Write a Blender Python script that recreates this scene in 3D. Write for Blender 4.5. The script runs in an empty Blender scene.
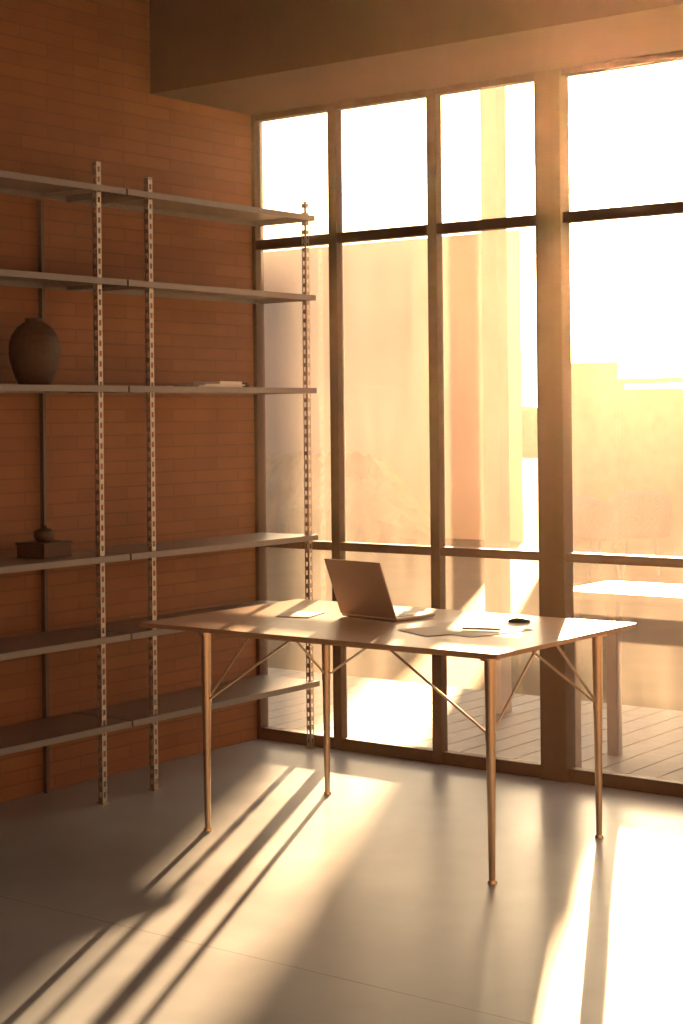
import bpy, bmesh, math, random
from mathutils import Vector, Matrix, noise as mnoise
random.seed(4)
scene = bpy.context.scene
scene.view_settings.view_transform = 'Standard'

# ------------------------------------------------------------ helpers
def new_mat(name):
    m = bpy.data.materials.new(name); m.use_nodes = True
    nt = m.node_tree
    return m, nt, nt.nodes['Principled BSDF'], nt.nodes['Material Output']

def simple(name, col, rough=0.5, metal=0.0, noise=0.0, scale=20.0, bump=0.0):
    m, nt, b, o = new_mat(name)
    b.inputs['Roughness'].default_value = rough
    b.inputs['Metallic'].default_value = metal
    b.inputs['Base Color'].default_value = (*col, 1)
    tc = nt.nodes.new('ShaderNodeTexCoord')
    n = nt.nodes.new('ShaderNodeTexNoise'); n.inputs['Scale'].default_value = scale
    n.inputs['Detail'].default_value = 4
    nt.links.new(tc.outputs['Object'], n.inputs['Vector'])
    if noise > 0:
        mx = nt.nodes.new('ShaderNodeMix'); mx.data_type = 'RGBA'
        mx.inputs['A'].default_value = (*[c*(1-noise) for c in col], 1)
        mx.inputs['B'].default_value = (*[min(1, c*(1+noise)) for c in col], 1)
        nt.links.new(n.outputs['Fac'], mx.inputs['Factor'])
        nt.links.new(mx.outputs['Result'], b.inputs['Base Color'])
    if bump > 0:
        bp = nt.nodes.new('ShaderNodeBump'); bp.inputs['Strength'].default_value = bump
        bp.inputs['Distance'].default_value = 0.01
        nt.links.new(n.outputs['Fac'], bp.inputs['Height'])
        nt.links.new(bp.outputs['Normal'], b.inputs['Normal'])
    return m

def empty(name, loc=(0, 0, 0), rz=0):
    e = bpy.data.objects.new(name, None); e.location = loc; e.rotation_euler = (0, 0, rz)
    e.empty_display_size = 0.1
    scene.collection.objects.link(e); return e

def obj_from_bm(name, bm, mat, parent=None, bevel=0, smooth=False, mats=None):
    me = bpy.data.meshes.new(name); bm.normal_update(); bm.to_mesh(me); bm.free()
    ob = bpy.data.objects.new(name, me); scene.collection.objects.link(ob)
    for mm in (mats or [mat]): me.materials.append(mm)
    if parent: ob.parent = parent
    if smooth:
        for p in me.polygons: p.use_smooth = True
    if bevel:
        md = ob.modifiers.new('bevel', 'BEVEL'); md.width = bevel; md.segments = 2
        md.limit_method = 'ANGLE'
    return ob

def add_box(bm, x0, x1, y0, y1, z0, z1, mi=0):
    vs = [bm.verts.new(p) for p in [(x0,y0,z0),(x1,y0,z0),(x1,y1,z0),(x0,y1,z0),(x0,y0,z1),(x1,y0,z1),(x1,y1,z1),(x0,y1,z1)]]
    for f in [(0,3,2,1),(4,5,6,7),(0,1,5,4),(1,2,6,5),(2,3,7,6),(3,0,4,7)]:
        fc = bm.faces.new([vs[i] for i in f]); fc.material_index = mi
    return vs

def box(name, x0, x1, y0, y1, z0, z1, mat, parent=None, bevel=0):
    bm = bmesh.new(); add_box(bm, x0, x1, y0, y1, z0, z1)
    return obj_from_bm(name, bm, mat, parent, bevel)

def add_rod(bm, a, b, r0, r1=None, seg=14, caps=True):
    r1 = r0 if r1 is None else r1
    a = Vector(a); b = Vector(b); d = (b-a).normalized()
    u = d.orthogonal().normalized(); w = d.cross(u)
    A = []; B = []
    for i in range(seg):
        t = 2*math.pi*i/seg; v = u*math.cos(t)+w*math.sin(t)
        A.append(bm.verts.new(a+v*r0)); B.append(bm.verts.new(b+v*r1))
    for i in range(seg):
        j = (i+1) % seg; bm.faces.new([A[i], A[j], B[j], B[i]])
    if caps:
        bm.faces.new(A[::-1]); bm.faces.new(B)

def lathe(bm, prof, cx=0, cy=0, z0=0, seg=48):
    rings = []
    for r, z in prof:
        rings.append([bm.verts.new((cx+r*math.cos(2*math.pi*i/seg), cy+r*math.sin(2*math.pi*i/seg), z0+z)) for i in range(seg)])
    for a, b in zip(rings[:-1], rings[1:]):
        for i in range(seg):
            j = (i+1) % seg; bm.faces.new([a[i], a[j], b[j], b[i]])
    bm.faces.new(rings[0][::-1]); bm.faces.new(rings[-1])

# ------------------------------------------------------------ materials
def brick_mat():
    m, nt, b, o = new_mat('brick_wall')
    L = nt.links
    tc = nt.nodes.new('ShaderNodeTexCoord'); sp = nt.nodes.new('ShaderNodeSeparateXYZ')
    ad = nt.nodes.new('ShaderNodeMath'); ad.operation = 'ADD'
    cb = nt.nodes.new('ShaderNodeCombineXYZ')
    L.new(tc.outputs['Object'], sp.inputs[0]); L.new(sp.outputs['X'], ad.inputs[0]); L.new(sp.outputs['Y'], ad.inputs[1])
    L.new(ad.outputs[0], cb.inputs['X']); L.new(sp.outputs['Z'], cb.inputs['Y'])
    br = nt.nodes.new('ShaderNodeTexBrick')
    br.inputs['Scale'].default_value = 1.0
    br.inputs['Brick Width'].default_value = 0.29
    br.inputs['Row Height'].default_value = 0.055
    br.inputs['Mortar Size'].default_value = 0.004
    br.inputs['Mortar Smooth'].default_value = 0.5
    br.inputs['Color1'].default_value = (0.33, 0.135, 0.042, 1)
    br.inputs['Color2'].default_value = (0.29, 0.112, 0.034, 1)
    br.inputs['Mortar'].default_value = (0.24, 0.10, 0.034, 1)
    L.new(cb.outputs[0], br.inputs['Vector'])
    n = nt.nodes.new('ShaderNodeTexNoise'); n.inputs['Scale'].default_value = 2.2; n.inputs['Detail'].default_value = 6
    L.new(tc.outputs['Object'], n.inputs['Vector'])
    mx = nt.nodes.new('ShaderNodeMix'); mx.data_type = 'RGBA'; mx.blend_type = 'MULTIPLY'
    mx.inputs['Factor'].default_value = 0.55
    L.new(br.outputs['Color'], mx.inputs['A']); L.new(n.outputs['Fac'], mx.inputs['B'])
    L.new(mx.outputs['Result'], b.inputs['Base Color'])
    bp = nt.nodes.new('ShaderNodeBump'); bp.inputs['Strength'].default_value = 0.3; bp.inputs['Distance'].default_value = 0.003
    bp.invert = True
    L.new(br.outputs['Fac'], bp.inputs['Height']); L.new(bp.outputs['Normal'], b.inputs['Normal'])
    b.inputs['Roughness'].default_value = 0.65
    return m

def concrete_mat():
    m, nt, b, o = new_mat('polished_concrete')
    L = nt.links
    tc = nt.nodes.new('ShaderNodeTexCoord')
    n1 = nt.nodes.new('ShaderNodeTexNoise'); n1.inputs['Scale'].default_value = 1.6; n1.inputs['Detail'].default_value = 8; n1.inputs['Roughness'].default_value = 0.6
    L.new(tc.outputs['Object'], n1.inputs['Vector'])
    cr = nt.nodes.new('ShaderNodeValToRGB')
    cr.color_ramp.elements[0].position = 0.3; cr.color_ramp.elements[0].color = (0.30, 0.365, 0.445, 1)
    cr.color_ramp.elements[1].position = 0.72; cr.color_ramp.elements[1].color = (0.46, 0.54, 0.63, 1)
    L.new(n1.outputs['Fac'], cr.inputs['Fac'])
    sp = nt.nodes.new('ShaderNodeSeparateXYZ'); L.new(tc.outputs['Object'], sp.inputs[0])
    def joint(sock, pos):
        a = nt.nodes.new('ShaderNodeMath'); a.operation = 'SUBTRACT'; a.inputs[1].default_value = pos; L.new(sock, a.inputs[0])
        c = nt.nodes.new('ShaderNodeMath'); c.operation = 'ABSOLUTE'; L.new(a.outputs[0], c.inputs[0])
        d = nt.nodes.new('ShaderNodeMath'); d.operation = 'LESS_THAN'; d.inputs[1].default_value = 0.0022; L.new(c.outputs[0], d.inputs[0])
        return d.outputs[0]
    j1 = joint(sp.outputs['Y'], -2.475); j2 = joint(sp.outputs['X'], 4.6)
    mxm = nt.nodes.new('ShaderNodeMath'); mxm.operation = 'MAXIMUM'; L.new(j1, mxm.inputs[0]); L.new(j2, mxm.inputs[1])
    mx = nt.nodes.new('ShaderNodeMix'); mx.data_type = 'RGBA'
    L.new(mxm.outputs[0], mx.inputs['Factor']); L.new(cr.outputs['Color'], mx.inputs['A']); mx.inputs['B'].default_value = (0.20, 0.20, 0.20, 1)
    L.new(mx.outputs['Result'], b.inputs['Base Color'])
    mr = nt.nodes.new('ShaderNodeMapRange'); mr.inputs['To Min'].default_value = 0.24; mr.inputs['To Max'].default_value = 0.40
    L.new(n1.outputs['Fac'], mr.inputs['Value']); L.new(mr.outputs[0], b.inputs['Roughness'])
    return m

def glass_mat():
    m = bpy.data.materials.new('hazed_glass'); m.use_nodes = True
    nt = m.node_tree; nt.nodes.clear(); L = nt.links
    o = nt.nodes.new('ShaderNodeOutputMaterial')
    tr = nt.nodes.new('ShaderNodeBsdfTransparent'); tr.inputs['Color'].default_value = (0.97, 0.96, 0.94, 1)
    gl = nt.nodes.new('ShaderNodeBsdfGlossy'); gl.inputs['Roughness'].default_value = 0.03
    tl = nt.nodes.new('ShaderNodeBsdfTranslucent'); tl.inputs['Color'].default_value = (1.0, 0.96, 0.88, 1)
    m1 = nt.nodes.new('ShaderNodeMixShader'); m1.inputs[0].default_value = 0.04
    L.new(tr.outputs[0], m1.inputs[1]); L.new(gl.outputs[0], m1.inputs[2])
    tc = nt.nodes.new('ShaderNodeTexCoord'); mp = nt.nodes.new('ShaderNodeMapping'); mp.inputs['Scale'].default_value = (3, 3, 0.8)
    n = nt.nodes.new('ShaderNodeTexNoise'); n.inputs['Scale'].default_value = 3; n.inputs['Detail'].default_value = 8
    L.new(tc.outputs['Object'], mp.inputs[0]); L.new(mp.outputs[0], n.inputs['Vector'])
    mr = nt.nodes.new('ShaderNodeMapRange'); mr.inputs['From Min'].default_value = 0.3; mr.inputs['From Max'].default_value = 0.7
    mr.inputs['To Min'].default_value = 0.032; mr.inputs['To Max'].default_value = 0.055
    L.new(n.outputs['Fac'], mr.inputs['Value'])
    m2 = nt.nodes.new('ShaderNodeMixShader'); L.new(mr.outputs[0], m2.inputs[0])  # translucent share mixed in so the sun lays a haze over the view
    L.new(m1.outputs[0], m2.inputs[1]); L.new(tl.outputs[0], m2.inputs[2])
    L.new(m2.outputs[0], o.inputs['Surface'])
    return m

M_brick = brick_mat(); M_floor = concrete_mat(); M_glass = glass_mat()
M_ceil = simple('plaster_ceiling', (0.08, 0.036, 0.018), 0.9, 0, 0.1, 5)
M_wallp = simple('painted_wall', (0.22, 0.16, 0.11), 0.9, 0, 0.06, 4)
M_frame = simple('bronze_frame', (0.08, 0.034, 0.016), 0.5, 0.1, 0.15, 30)
M_steel = simple('galvanised_steel', (0.42, 0.38, 0.34), 0.42, 0.75, 0.15, 60)
M_rail = simple('dark_wall_rail', (0.12, 0.08, 0.06), 0.5, 0.5, 0.15, 60)
M_shelf = simple('grey_shelf_steel', (0.18, 0.17, 0.17), 0.4, 0.2, 0.08, 40)
M_leg = simple('brushed_table_steel', (0.60, 0.45, 0.30), 0.28, 0.95, 0.08, 80)
M_top = simple('birch_table_top', (0.40, 0.28, 0.20), 0.33, 0, 0.12, 12)
M_edge = simple('plywood_edge', (0.36, 0.22, 0.12), 0.6, 0, 0.2, 60)
M_lap = simple('laptop_aluminium', (0.44, 0.35, 0.29), 0.45, 0.3, 0.03, 90)
M_dark = simple('black_plastic', (0.03, 0.028, 0.027), 0.4, 0, 0.1, 90)
M_paper = simple('white_paper', (0.80, 0.78, 0.74), 0.8, 0, 0.03, 30)
M_vase = simple('dark_stoneware', (0.05, 0.025, 0.015), 0.6, 0, 0.4, 35, 0.3)
M_wood = simple('dark_walnut', (0.07, 0.028, 0.012), 0.6, 0, 0.3, 30)
M_deck = simple('weathered_deck', (0.40, 0.36, 0.32), 0.6, 0, 0.2, 14)
M_ground = simple('dry_grass', (0.24, 0.17, 0.085), 0.95, 0, 0.3, 1.5)
M_facade = simple('pale_facade', (0.88, 0.77, 0.58), 0.9, 0, 0.06, 0.7)
M_hedge = simple('autumn_hedge', (0.74, 0.58, 0.36), 0.95, 0, 0.22, 4)
M_fence = simple('fence_boards', (0.60, 0.46, 0.31), 0.8, 0, 0.2, 6)
M_post = simple('pale_post', (0.80, 0.69, 0.52), 0.8, 0, 0.12, 8)
M_wick = simple('wicker', (0.40, 0.37, 0.35), 0.7, 0, 0.3, 60)
M_tree = simple('bare_tree', (0.30, 0.19, 0.10), 0.9, 0, 0.3, 2)

# ------------------------------------------------------------ room shell
RX, RY, RZ = 6.9, -9.0, 3.55
box('floor', 0, RX, RY, 0.0, -0.15, 0, M_floor)
box('wall_left', -0.25, 0, RY, 0.06, -0.15, RZ, M_brick)
box('wall_right', RX, RX+0.25, RY, 0.06, -0.15, RZ, M_wallp)
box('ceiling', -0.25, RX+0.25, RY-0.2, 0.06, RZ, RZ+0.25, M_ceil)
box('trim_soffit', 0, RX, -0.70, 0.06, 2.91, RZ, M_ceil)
bm = bmesh.new()
add_box(bm, -0.25, 1.0, RY-0.2, RY, -0.15, RZ)
add_box(bm, 5.9, RX+0.25, RY-0.2, RY, -0.15, RZ)
add_box(bm, 1.0, 5.9, RY-0.2, RY, -0.15, 0.5)
add_box(bm, 1.0, 5.9, RY-0.2, RY, 2.9, RZ)
obj_from_bm('wall_back', bm, M_wallp)
w2 = empty('back_fill_window', (0, 0, 0))  # unseen opening added behind the camera to let in cool sky light
bm = bmesh.new()
for x in (1.0, 2.6, 4.25, 5.84): add_box(bm, x, x+0.06, RY-0.13, RY-0.07, 0.5, 2.9)
add_box(bm, 1.0, 5.9, RY-0.13, RY-0.07, 0.5, 0.56); add_box(bm, 1.0, 5.9, RY-0.13, RY-0.07, 2.84, 2.9)
obj_from_bm('frame', bm, M_frame, w2)

# ------------------------------------------------------------ glazed wall
w1 = empty('window_1')
bm = bmesh.new()
mull = [(-0.02, 0.022), (0.448, 0.495), (0.985, 1.033), (1.53, 1.65), (2.62, 2.67), (3.65, 3.775), (4.75, 4.80), (5.85, 5.90), (RX-0.04, RX)]
for a, b_ in mull:
    a = max(a, 0.0)
    th = 0.04 if b_-a > 0.1 else 0.025
    add_box(bm, a, b_, -th, th, 0.0, 2.91)
for i in range(len(mull)-1):
    x0, x1 = mull[i][1], mull[i+1][0]
    add_box(bm, x0, x1, -0.024, 0.024, 0.0, 0.055)
    add_box(bm, x0, x1, -0.024, 0.024, 0.897, 0.935)
    add_box(bm, x0, x1, -0.024, 0.024, 2.280, 2.325)
    add_box(bm, x0, x1, -0.024, 0.024, 2.880, 2.91)
obj_from_bm('frame', bm, M_frame, w1, bevel=0.003)
bm = bmesh.new()
for i in range(len(mull)-1):
    x0, x1 = mull[i][1], mull[i+1][0]
    for z0, z1 in ((0.055, 0.897), (0.935, 2.280), (2.325, 2.880)):
        vs = [bm.verts.new(p) for p in [(x0,0,z0),(x1,0,z0),(x1,0,z1),(x0,0,z1)]]
        bm.faces.new(vs)
obj_from_bm('glass', bm, M_glass, w1)

# ------------------------------------------------------------ shelving
def perforated_post(bm, cx, cy, h, w=0.024, pitch=0.04, hole=0.022, side=0.006):
    z0 = 0.006; hw = w/2
    def face(p, u):
        def quad(a, b, c, d):
            vs = [bm.verts.new((p[0]+u[0]*s, p[1]+u[1]*s, z)) for s, z in ((a, c), (b, c), (b, d), (a, d))]
            bm.faces.new(vs)
        quad(-hw, -hw+side, z0, h); quad(hw-side, hw, z0, h)
        z = z0
        while z < h:
            quad(-hw+side, hw-side, z, min(h, z+pitch-hole)); z += pitch
    face((cx+hw, cy), (0, 1)); face((cx-hw, cy), (0, 1))
    face((cx, cy+hw), (1, 0)); face((cx, cy-hw), (1, 0))
    add_box(bm, cx-0.018, cx+0.018, cy-0.018, cy+0.018, 0.0, 0.006)
    add_box(bm, cx-hw, cx+hw, cy-hw, cy+hw, h, h+0.003)

LEVELS = [0.305, 0.65, 0.965, 1.63, 2.05, 2.41]
def shelving(name, y0, y1, pys, bys, h):
    e = empty(name)
    bm = bmesh.new()
    for py in pys: perforated_post(bm, 0.345, py, h)
    obj_from_bm('uprights', bm, M_steel, e)
    if bys:
        bm = bmesh.new()
        for py in bys: add_box(bm, 0.012, 0.034, py-0.008, py+0.008, 0.0, h-0.12)
        obj_from_bm('rear_rails', bm, M_rail, e)
    for k, z in enumerate(LEVELS):
        bm = bmesh.new()
        add_box(bm, 0.04, 0.330, y0, y1, z-0.003, z)
        a, b = min(pys), max(pys)
        add_box(bm, 0.330, 0.378, y0, a-0.016, z-0.003, z)
        add_box(bm, 0.330, 0.378, a+0.016, b-0.016, z-0.003, z)
        add_box(bm, 0.330, 0.378, b+0.016, y1, z-0.003, z)
        add_box(bm, 0.360, 0.378, a-0.016, a+0.016, z-0.003, z)
        add_box(bm, 0.360, 0.378, b-0.016, b+0.016, z-0.003, z)
        add_box(bm, 0.375, 0.378, y0, y1, z-0.024, z-0.003)
        add_box(bm, 0.04, 0.043, y0, y1, z-0.024, z-0.003)
        add_box(bm, 0.043, 0.375, y0, y0+0.003, z-0.024, z-0.003)
        add_box(bm, 0.043, 0.375, y1-0.003, y1, z-0.024, z-0.003)
        obj_from_bm('shelf_%d' % (k+1), bm, M_shelf, e)
    bm = bmesh.new()
    for py in pys:
        for z in LEVELS:
            add_box(bm, 0.045, 0.332, py-0.004, py+0.004, z-0.022, z-0.004)
    obj_from_bm('brackets', bm, M_steel, e)
    return e
shelving('shelving_unit', -1.235, -0.03, (-1.085, -0.06), (), 2.47)
shelving('shelving_unit', -2.55, -1.245, (-2.42, -1.375), (-2.42, -1.37), 2.50)

bm = bmesh.new()
prof = [(0.052,0),(0.062,0.006),(0.078,0.04),(0.092,0.085),(0.099,0.125),(0.098,0.16),(0.088,0.195),(0.068,0.225),(0.045,0.243),(0.034,0.250),(0.036,0.262),(0.030,0.262),(0.026,0.24)]
fine = []
for (r0, z0), (r1, z1) in zip(prof[:-1], prof[1:]):
    for k in range(4):
        t = k/4; r = r0+(r1-r0)*t; z = z0+(z1-z0)*t
        fine.append((r*(1+0.012*math.sin(z*420)), z))
fine.append(prof[-1])
lathe(bm, fine)
v = obj_from_bm('vase', bm, M_vase, smooth=True); v.location = (0.19, -1.565, 1.6305)

e = empty('wooden_keepsake_box', (0.19, -1.525, 0.9655), 0.1)
bm = bmesh.new()
add_box(bm, -0.07, 0.07, -0.08, 0.08, 0, 0.008)
add_box(bm, -0.07, -0.06, -0.08, 0.08, 0.008, 0.050); add_box(bm, 0.06, 0.07, -0.08, 0.08, 0.008, 0.050)
add_box(bm, -0.06, 0.06, -0.08, -0.07, 0.008, 0.050); add_box(bm, -0.06, 0.06, 0.07, 0.08, 0.008, 0.050)
add_box(bm, -0.074, 0.074, -0.084, 0.084, 0.050, 0.060)
obj_from_bm('box_body', bm, M_wood, e, bevel=0.002)
bm = bmesh.new()
lathe(bm, [(0.026,0.060),(0.036,0.068),(0.040,0.084),(0.040,0.100),(0.030,0.108),(0.012,0.112),(0.009,0.122),(0.004,0.125)], 0.0, 0.0, 0, 24)
obj_from_bm('lidded_bowl', bm, M_vase, e, smooth=True)

e = empty('stack_of_magazines', (0.20, -0.58, 1.6305))
bm = bmesh.new()
def sheet(bm, cx, cy, w, d, z, t, rot):
    vs = add_box(bm, -w/2, w/2, -d/2, d/2, z, z+t)
    bmesh.ops.rotate(bm, verts=vs, cent=(0, 0, 0), matrix=Matrix.Rotation(rot, 3, 'Z'))
    bmesh.ops.translate(bm, verts=vs, vec=(cx, cy, 0))
sheet(bm, 0.02, -0.05, 0.21, 0.30, 0.000, 0.006, 0.05)
sheet(bm, 0.02, 0.0, 0.19, 0.24, 0.0065, 0.007, -0.08)
sheet(bm, 0.03, 0.04, 0.14, 0.17, 0.014, 0.012, 0.12)
obj_from_bm('magazines', bm, M_paper, e)
bm = bmesh.new(); lathe(bm, [(0.012,0),(0.018,0.001),(0.018,0.018),(0.014,0.022),(0.006,0.024)], 0, 0, 0, 20)
o = obj_from_bm('small_ink_bottle', bm, M_vase, smooth=True); o.location = (0.25, -0.375, 1.6305)

# ------------------------------------------------------------ table
tb = empty('desk', (0, 0, 0))
TX0, TX1, TY0, TY1, TZ = 0.70, 2.25, -1.53, -0.58, 0.745
bm = bmesh.new(); add_box(bm, TX0, TX1, TY0, TY1, TZ-0.016, TZ)
for f in bm.faces:
    f.normal_update()
    if abs(f.normal.z) < 0.5: f.material_index = 1
obj_from_bm('top', bm, None, tb, bevel=0.002, mats=[M_top, M_edge])
LX = (0.970, 2.183); LY = (-1.465, -0.75)
bm = bmesh.new()
for x in LX:
    for y in LY:
        add_rod(bm, (x, y, 0.010), (x, y, TZ-0.03), 0.0105, 0.019, 20)
        add_rod(bm, (x, y, 0.0), (x, y, 0.010), 0.016, 0.014, 20)
        add_rod(bm, (x, y, TZ-0.030), (x, y, TZ-0.016), 0.034, 0.034, 20)
obj_from_bm('legs', bm, M_leg, tb, smooth=False)
bm = bmesh.new()
for x, sx in ((LX[0], 1), (LX[1], -1)):
    for y, sy in ((LY[0], 1), (LY[1], -1)):
        add_rod(bm, (x, y, 0.47), (x+sx*0.40, y, TZ-0.02), 0.0045, seg=8)
        add_rod(bm, (x, y, 0.47), (x, y+sy*0.30, TZ-0.02), 0.0045, seg=8)
        add_rod(bm, (x, y, 0.455), (x, y, 0.485), 0.0175, seg=16)
for yy in LY: add_box(bm, LX[0]+0.02, LX[1]-0.02, yy-0.012, yy+0.012, TZ-0.028, TZ-0.016)
for xx in LX: add_box(bm, xx-0.012, xx+0.012, LY[0]+0.02, LY[1]-0.02, TZ-0.028, TZ-0.016)
obj_from_bm('braces', bm, M_leg, tb)

lp = empty('laptop', (1.365, -1.0, TZ+0.0005), math.radians(-8))
bm = bmesh.new(); add_box(bm, -0.143, 0.143, 0.0, 0.21, 0.002, 0.014)
obj_from_bm('base', bm, M_lap, lp, bevel=0.004)
bm = bmesh.new()
for i in range(13):
    for j in range(5):
        add_box(bm, -0.126+i*0.0194, -0.126+i*0.0194+0.016, 0.03+j*0.019, 0.03+j*0.019+0.016, 0.0142, 0.0155)
obj_from_bm('keys', bm, M_dark, lp)
bm = bmesh.new(); add_box(bm, -0.05, 0.05, 0.135, 0.20, 0.0142, 0.0146); obj_from_bm('trackpad', bm, M_shelf, lp)
bm = bmesh.new()
for x in (-0.12, 0.12):
    for y in (0.02, 0.19): add_rod(bm, (x, y, 0), (x, y, 0.003), 0.006, seg=10)
obj_from_bm('feet', bm, M_dark, lp)
def lid_part(name, x0, x1, y0, y1, z0, z1, mat, bev):
    bm = bmesh.new(); vs = add_box(bm, x0, x1, y0, y1, z0, z1)
    bmesh.ops.rotate(bm, verts=vs, cent=(0, 0, 0), matrix=Matrix.Rotation(math.radians(22), 3, 'X'))
    bmesh.ops.translate(bm, verts=vs, vec=(0, 0.0, 0.014))
    obj_from_bm(name, bm, mat, lp, bevel=bev)
lid_part('lid', -0.143, 0.143, -0.006, 0.0, 0.0, 0.228, M_lap, 0.002)
lid_part('screen', -0.136, 0.136, 0.0002, 0.0008, 0.01, 0.220, M_dark, 0)

e = empty('loose_papers', (0, 0, TZ+0.0005))
bm = bmesh.new()
sheet(bm, 1.80, -1.02, 0.21, 0.297, 0.0, 0.0006, 0.5)
sheet(bm, 1.90, -1.06, 0.21, 0.297, 0.001, 0.0006, -0.25)
sheet(bm, 1.76, -1.18, 0.15, 0.21, 0.002, 0.0006, 1.1)
obj_from_bm('sheets', bm, M_paper, e)
bm = bmesh.new(); sheet(bm, 0, 0, 0.13, 0.18, 0.0, 0.003, 0.3)
o = obj_from_bm('notebook', bm, M_paper); o.location = (1.06, -1.02, TZ+0.0005)
bm = bmesh.new(); add_rod(bm, (1.83, -1.08, 0.0071), (1.96, -1.04, 0.0071), 0.004, seg=10)
o = obj_from_bm('pen', bm, M_dark); o.location = (0, 0, TZ)
bm = bmesh.new(); bmesh.ops.create_uvsphere(bm, u_segments=24, v_segments=12, radius=1)
bmesh.ops.scale(bm, verts=bm.verts, vec=(0.042, 0.026, 0.016))
for vtx in bm.verts:
    if vtx.co.z < 0: vtx.co.z *= 0.05
o = obj_from_bm('computer_mouse', bm, M_dark, smooth=True); o.location = (1.88, -0.78, TZ+0.0014); o.rotation_euler = (0, 0, 0.4)

# ------------------------------------------------------------ exterior
box('ground', -60, 60, 0.07, 80, -0.4, -0.25, M_ground)
e = empty('deck')
bm = bmesh.new()
x = -6.0
while x < 9:
    add_box(bm, x, x+0.135, 0.07, 2.0, -0.09, -0.05); x += 0.142
obj_from_bm('planks', bm, M_deck, e)
box('joists', -6, 9, 0.1, 1.95, -0.25, -0.09, M_fence, e)

bm = bmesh.new()
plan = [(-34, 14), (-6.94, 14), (-15, 20), (-34, 20)]
lo = [bm.verts.new((x, y, -0.25)) for x, y in plan]; hi = [bm.verts.new((x, y, 4.05)) for x, y in plan]
bm.faces.new(lo[::-1]); bm.faces.new(hi)
for i in range(4):
    j = (i+1) % 4; bm.faces.new([lo[i], lo[j], hi[j], hi[i]])
obj_from_bm('neighbour_building', bm, M_facade)

# shrubby hedge in front of the neighbour's wall
bm = bmesh.new()
NX = 420; NT = 16; x0h, x1h = -30.0, -7.7
rows = []
for i in range(NX+1):
    x = x0h+(x1h-x0h)*i/NX
    taper = min(1, (x1h-x)/1.2+0.1)
    row = []
    for j in range(NT+1):
        a = math.pi*j/NT
        r = 1.0+0.22*mnoise.noise(Vector((x*0.8, a*1.5, 0)))+0.15*mnoise.noise(Vector((x*4, a*4, 3)))+0.12*mnoise.noise(Vector((x*11, a*9, 7)))
        r *= taper
        row.append(bm.verts.new((x, 13.05-0.65*math.cos(a)*r, -0.26+1.2*math.sin(a)*r)))
    rows.append(row)
for a, b in zip(rows[:-1], rows[1:]):
    for j in range(NT): bm.faces.new([a[j], b[j], b[j+1], a[j+1]])
bm.faces.new(rows[0]); bm.faces.new(rows[-1][::-1])
obj_from_bm('hedge', bm, M_hedge)

e = empty('sun_block_fence')  # added fence, shaped to cut the low sun into floor patches
bm = bmesh.new()
add_box(bm, -5.34, -4.42, 11.97, 12.03, -0.25, 2.12)  # taller solid part keeps the sun off one pane
x = -4.41
while x < 6:
    add_box(bm, x, x+0.145, 11.98, 12.01, -0.25, 1.79); x += 0.146
add_box(bm, -4.42, 6.0, 11.95, 12.04, 1.85, 1.915)
for xx in (-4.41, -1.6, 1.4, 4.4): add_box(bm, xx, xx+0.07, 11.96, 12.03, -0.25, 1.85)
obj_from_bm('boards', bm, M_fence, e)

box('porch_post', 0.36, 0.46, 1.40, 1.50, -0.05, 4.6, M_post, None, 0.005)

ot = empty('outdoor_table')
bm = bmesh.new()
for k in range(5): add_box(bm, 1.38, 3.3, 0.36+k*0.1, 0.36+k*0.1+0.095, 0.70, 0.735)
for xx in (1.40, 3.1):
    for yy in (0.40, 0.78): add_box(bm, xx, xx+0.05, yy, yy+0.05, -0.05, 0.70)
obj_from_bm('slats_and_legs', bm, M_deck, ot)

def patio_chair(loc, rz):
    c = empty('patio_chair', loc, rz)
    bm = bmesh.new()
    R = 0.29; n = 24; rows = []
    for k in range(9):
        z = 0.42+0.063*k; row = []
        for i in range(n+1):
            a = math.radians(-110+220*i/n)
            drop = 0.22*(abs(a)/math.radians(110))**2*(k/8)
            row.append(bm.verts.new(((R+0.03*k/8)*math.sin(a), (R+0.03*k/8)*math.cos(a), z-drop)))
        rows.append(row)
    for a, b in zip(rows[:-1], rows[1:]):
        for i in range(n): bm.faces.new([a[i], a[i+1], b[i+1], b[i]])
    ob = obj_from_bm('back', bm, M_wick, c, smooth=True)
    md = ob.modifiers.new('s', 'SOLIDIFY'); md.thickness = 0.025
    bm = bmesh.new(); lathe(bm, [(0.25,0.40),(0.27,0.41),(0.27,0.44),(0.24,0.455)], 0, 0, 0, 32)
    for a in (45, 135, 225, 315):
        r = math.radians(a); add_rod(bm, (0.27*math.cos(r), 0.27*math.sin(r), 0), (0.2*math.cos(r), 0.2*math.sin(r), 0.41), 0.012, 0.016, 10)
    obj_from_bm('seat_and_legs', bm, M_wick, c)
patio_chair((-3.63, 9.94, -0.25), 2.6)
patio_chair((-3.42, 10.6, -0.25), 3.6)

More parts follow.
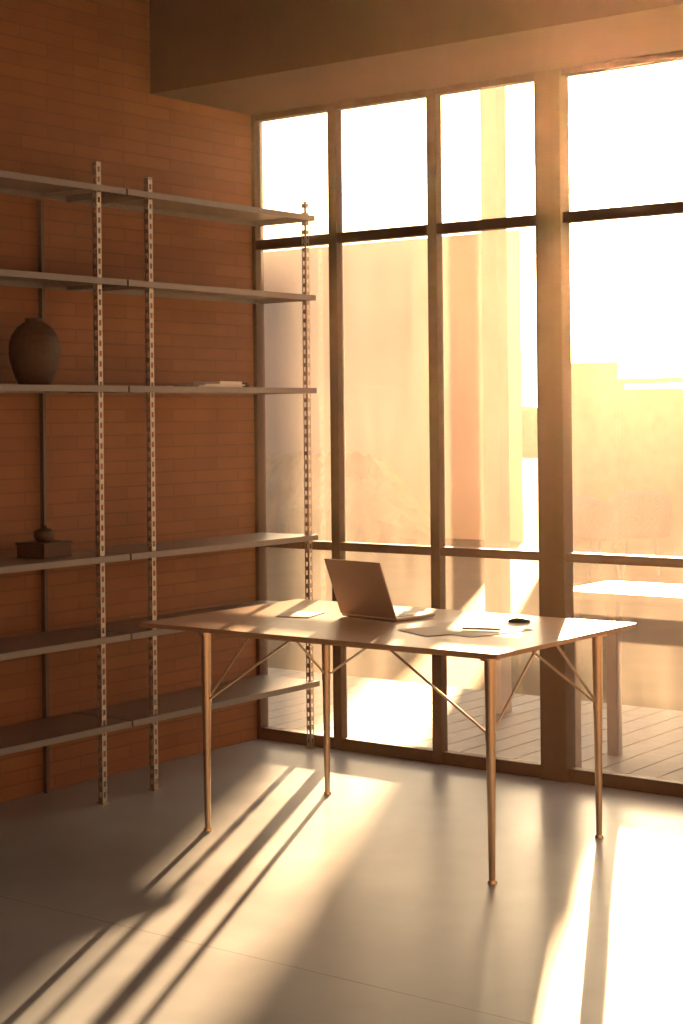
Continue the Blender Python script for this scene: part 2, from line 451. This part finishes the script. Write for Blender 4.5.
def tree(x, y, h, seed):
    rnd = random.Random(seed); bm = bmesh.new()
    def br(p, d, l, r, lev):
        q = p+d*l; add_rod(bm, p, q, r, r*0.65, 6, False)
        if lev == 0: return
        for k in range(3 if lev > 1 else 4):
            nd = (d+Vector((rnd.uniform(-.7,.7), rnd.uniform(-.7,.7), rnd.uniform(-.1,.5)))).normalized()
            br(p+d*l*rnd.uniform(.6, 1), nd, l*rnd.uniform(.6,.8), r*0.6, lev-1)
    br(Vector((x, y, -0.25)), Vector((0, 0, 1)), h*0.36, h*0.025, 5)
    obj_from_bm('bare_tree', bm, M_tree)
tree(-9.5, 27.5, 3.2, 1); tree(-3, 30, 3.0, 3)
bm = bmesh.new()
N = 90; xs = [-60+120*i/N for i in range(N+1)]
b0 = []; t0 = []; k0 = []
for x in xs:
    h = 2.2+0.5*math.sin(x*0.21)+0.3*math.sin(x*0.63+1)
    b0.append(bm.verts.new((x, 55, -0.25))); t0.append(bm.verts.new((x, 66, h))); k0.append(bm.verts.new((x, 79, -0.25)))
for i in range(N):
    bm.faces.new([b0[i], b0[i+1], t0[i+1], t0[i]]); bm.faces.new([t0[i], t0[i+1], k0[i+1], k0[i]])
obj_from_bm('hill', bm, M_ground, smooth=True)

# hazy sun-lit air, inside and out
m = bpy.data.materials.new('hazy_air'); m.use_nodes = True; nt = m.node_tree; nt.nodes.clear()
o = nt.nodes.new('ShaderNodeOutputMaterial'); vs_ = nt.nodes.new('ShaderNodeVolumeScatter')
vs_.inputs['Color'].default_value = (1, 0.66, 0.48, 1); vs_.inputs['Density'].default_value = 0.00036; vs_.inputs['Anisotropy'].default_value = 0.88
nt.links.new(vs_.outputs[0], o.inputs['Volume'])
box('hazy_air', -33, 40, -20.5, 11.9, -3.2, 5.2, m)

# ------------------------------------------------------------ sun + sky
elev = math.atan(0.12)
hz = Vector((-0.456, 0.890)).normalized()
S = Vector((hz.x*math.cos(elev), hz.y*math.cos(elev), math.sin(elev)))
sl = bpy.data.lights.new('sun', 'SUN'); sl.energy = 56; sl.angle = math.radians(0.8); sl.color = (1.0, 0.60, 0.30)
so = bpy.data.objects.new('sun', sl); scene.collection.objects.link(so)
so.rotation_euler = S.to_track_quat('Z', 'Y').to_euler(); so.location = (-5, 10, 6)

w = bpy.data.worlds.new('world'); scene.world = w; w.use_nodes = True
nt = w.node_tree; nt.nodes.clear(); L = nt.links
out = nt.nodes.new('ShaderNodeOutputWorld'); bg = nt.nodes.new('ShaderNodeBackground')
tc = nt.nodes.new('ShaderNodeTexCoord')
nm = nt.nodes.new('ShaderNodeVectorMath'); nm.operation = 'NORMALIZE'; L.new(tc.outputs['Generated'], nm.inputs[0])
dt = nt.nodes.new('ShaderNodeVectorMath'); dt.operation = 'DOT_PRODUCT'; L.new(nm.outputs[0], dt.inputs[0]); dt.inputs[1].default_value = S
mr = nt.nodes.new('ShaderNodeMapRange'); mr.inputs['From Min'].default_value = -1; mr.inputs['From Max'].default_value = 1
L.new(dt.outputs['Value'], mr.inputs['Value'])
cr = nt.nodes.new('ShaderNodeValToRGB'); E = cr.color_ramp.elements
E[0].position = 0.0; E[0].color = (0.28, 0.35, 0.46, 1)
E[1].position = 1.0; E[1].color = (1.0, 0.74, 0.44, 1)
a = E.new(0.5); a.color = (0.58, 0.59, 0.62, 1)
a = E.new(0.9); a.color = (1.0, 0.83, 0.62, 1)
L.new(mr.outputs[0], cr.inputs['Fac'])
def powr(exp, mul):
    p = nt.nodes.new('ShaderNodeMath'); p.operation = 'POWER'; p.inputs[1].default_value = exp; L.new(mr.outputs[0], p.inputs[0])
    q = nt.nodes.new('ShaderNodeMath'); q.operation = 'MULTIPLY'; q.inputs[1].default_value = mul; L.new(p.outputs[0], q.inputs[0])
    return q.outputs[0]
def add(a, b):
    q = nt.nodes.new('ShaderNodeMath'); q.operation = 'ADD'
    L.new(a, q.inputs[0])
    if isinstance(b, (int, float)): q.inputs[1].default_value = b
    else: L.new(b, q.inputs[1])
    return q.outputs[0]
st = add(add(powr(1200, 60), powr(120, 10)), add(powr(12, 2.3), 0.60))
L.new(cr.outputs['Color'], bg.inputs['Color']); L.new(st, bg.inputs['Strength'])
L.new(bg.outputs[0], out.inputs['Surface'])

# ------------------------------------------------------------ camera
cam = bpy.data.cameras.new('camera'); co = bpy.data.objects.new('camera', cam); scene.collection.objects.link(co)
cam.sensor_fit = 'AUTO'; cam.sensor_width = 36; cam.lens = 36*1686/1024
cam.shift_y = -95.5/1024
view = Vector((-0.602, 0.799, 0)).normalized()
q = view.to_track_quat('-Z', 'Y').to_matrix().to_4x4()
roll = Matrix.Rotation(0.0103*-1, 4, 'Z')
co.matrix_world = Matrix.Translation((5.06, -6.06, 1.5)) @ q @ roll
scene.camera = co
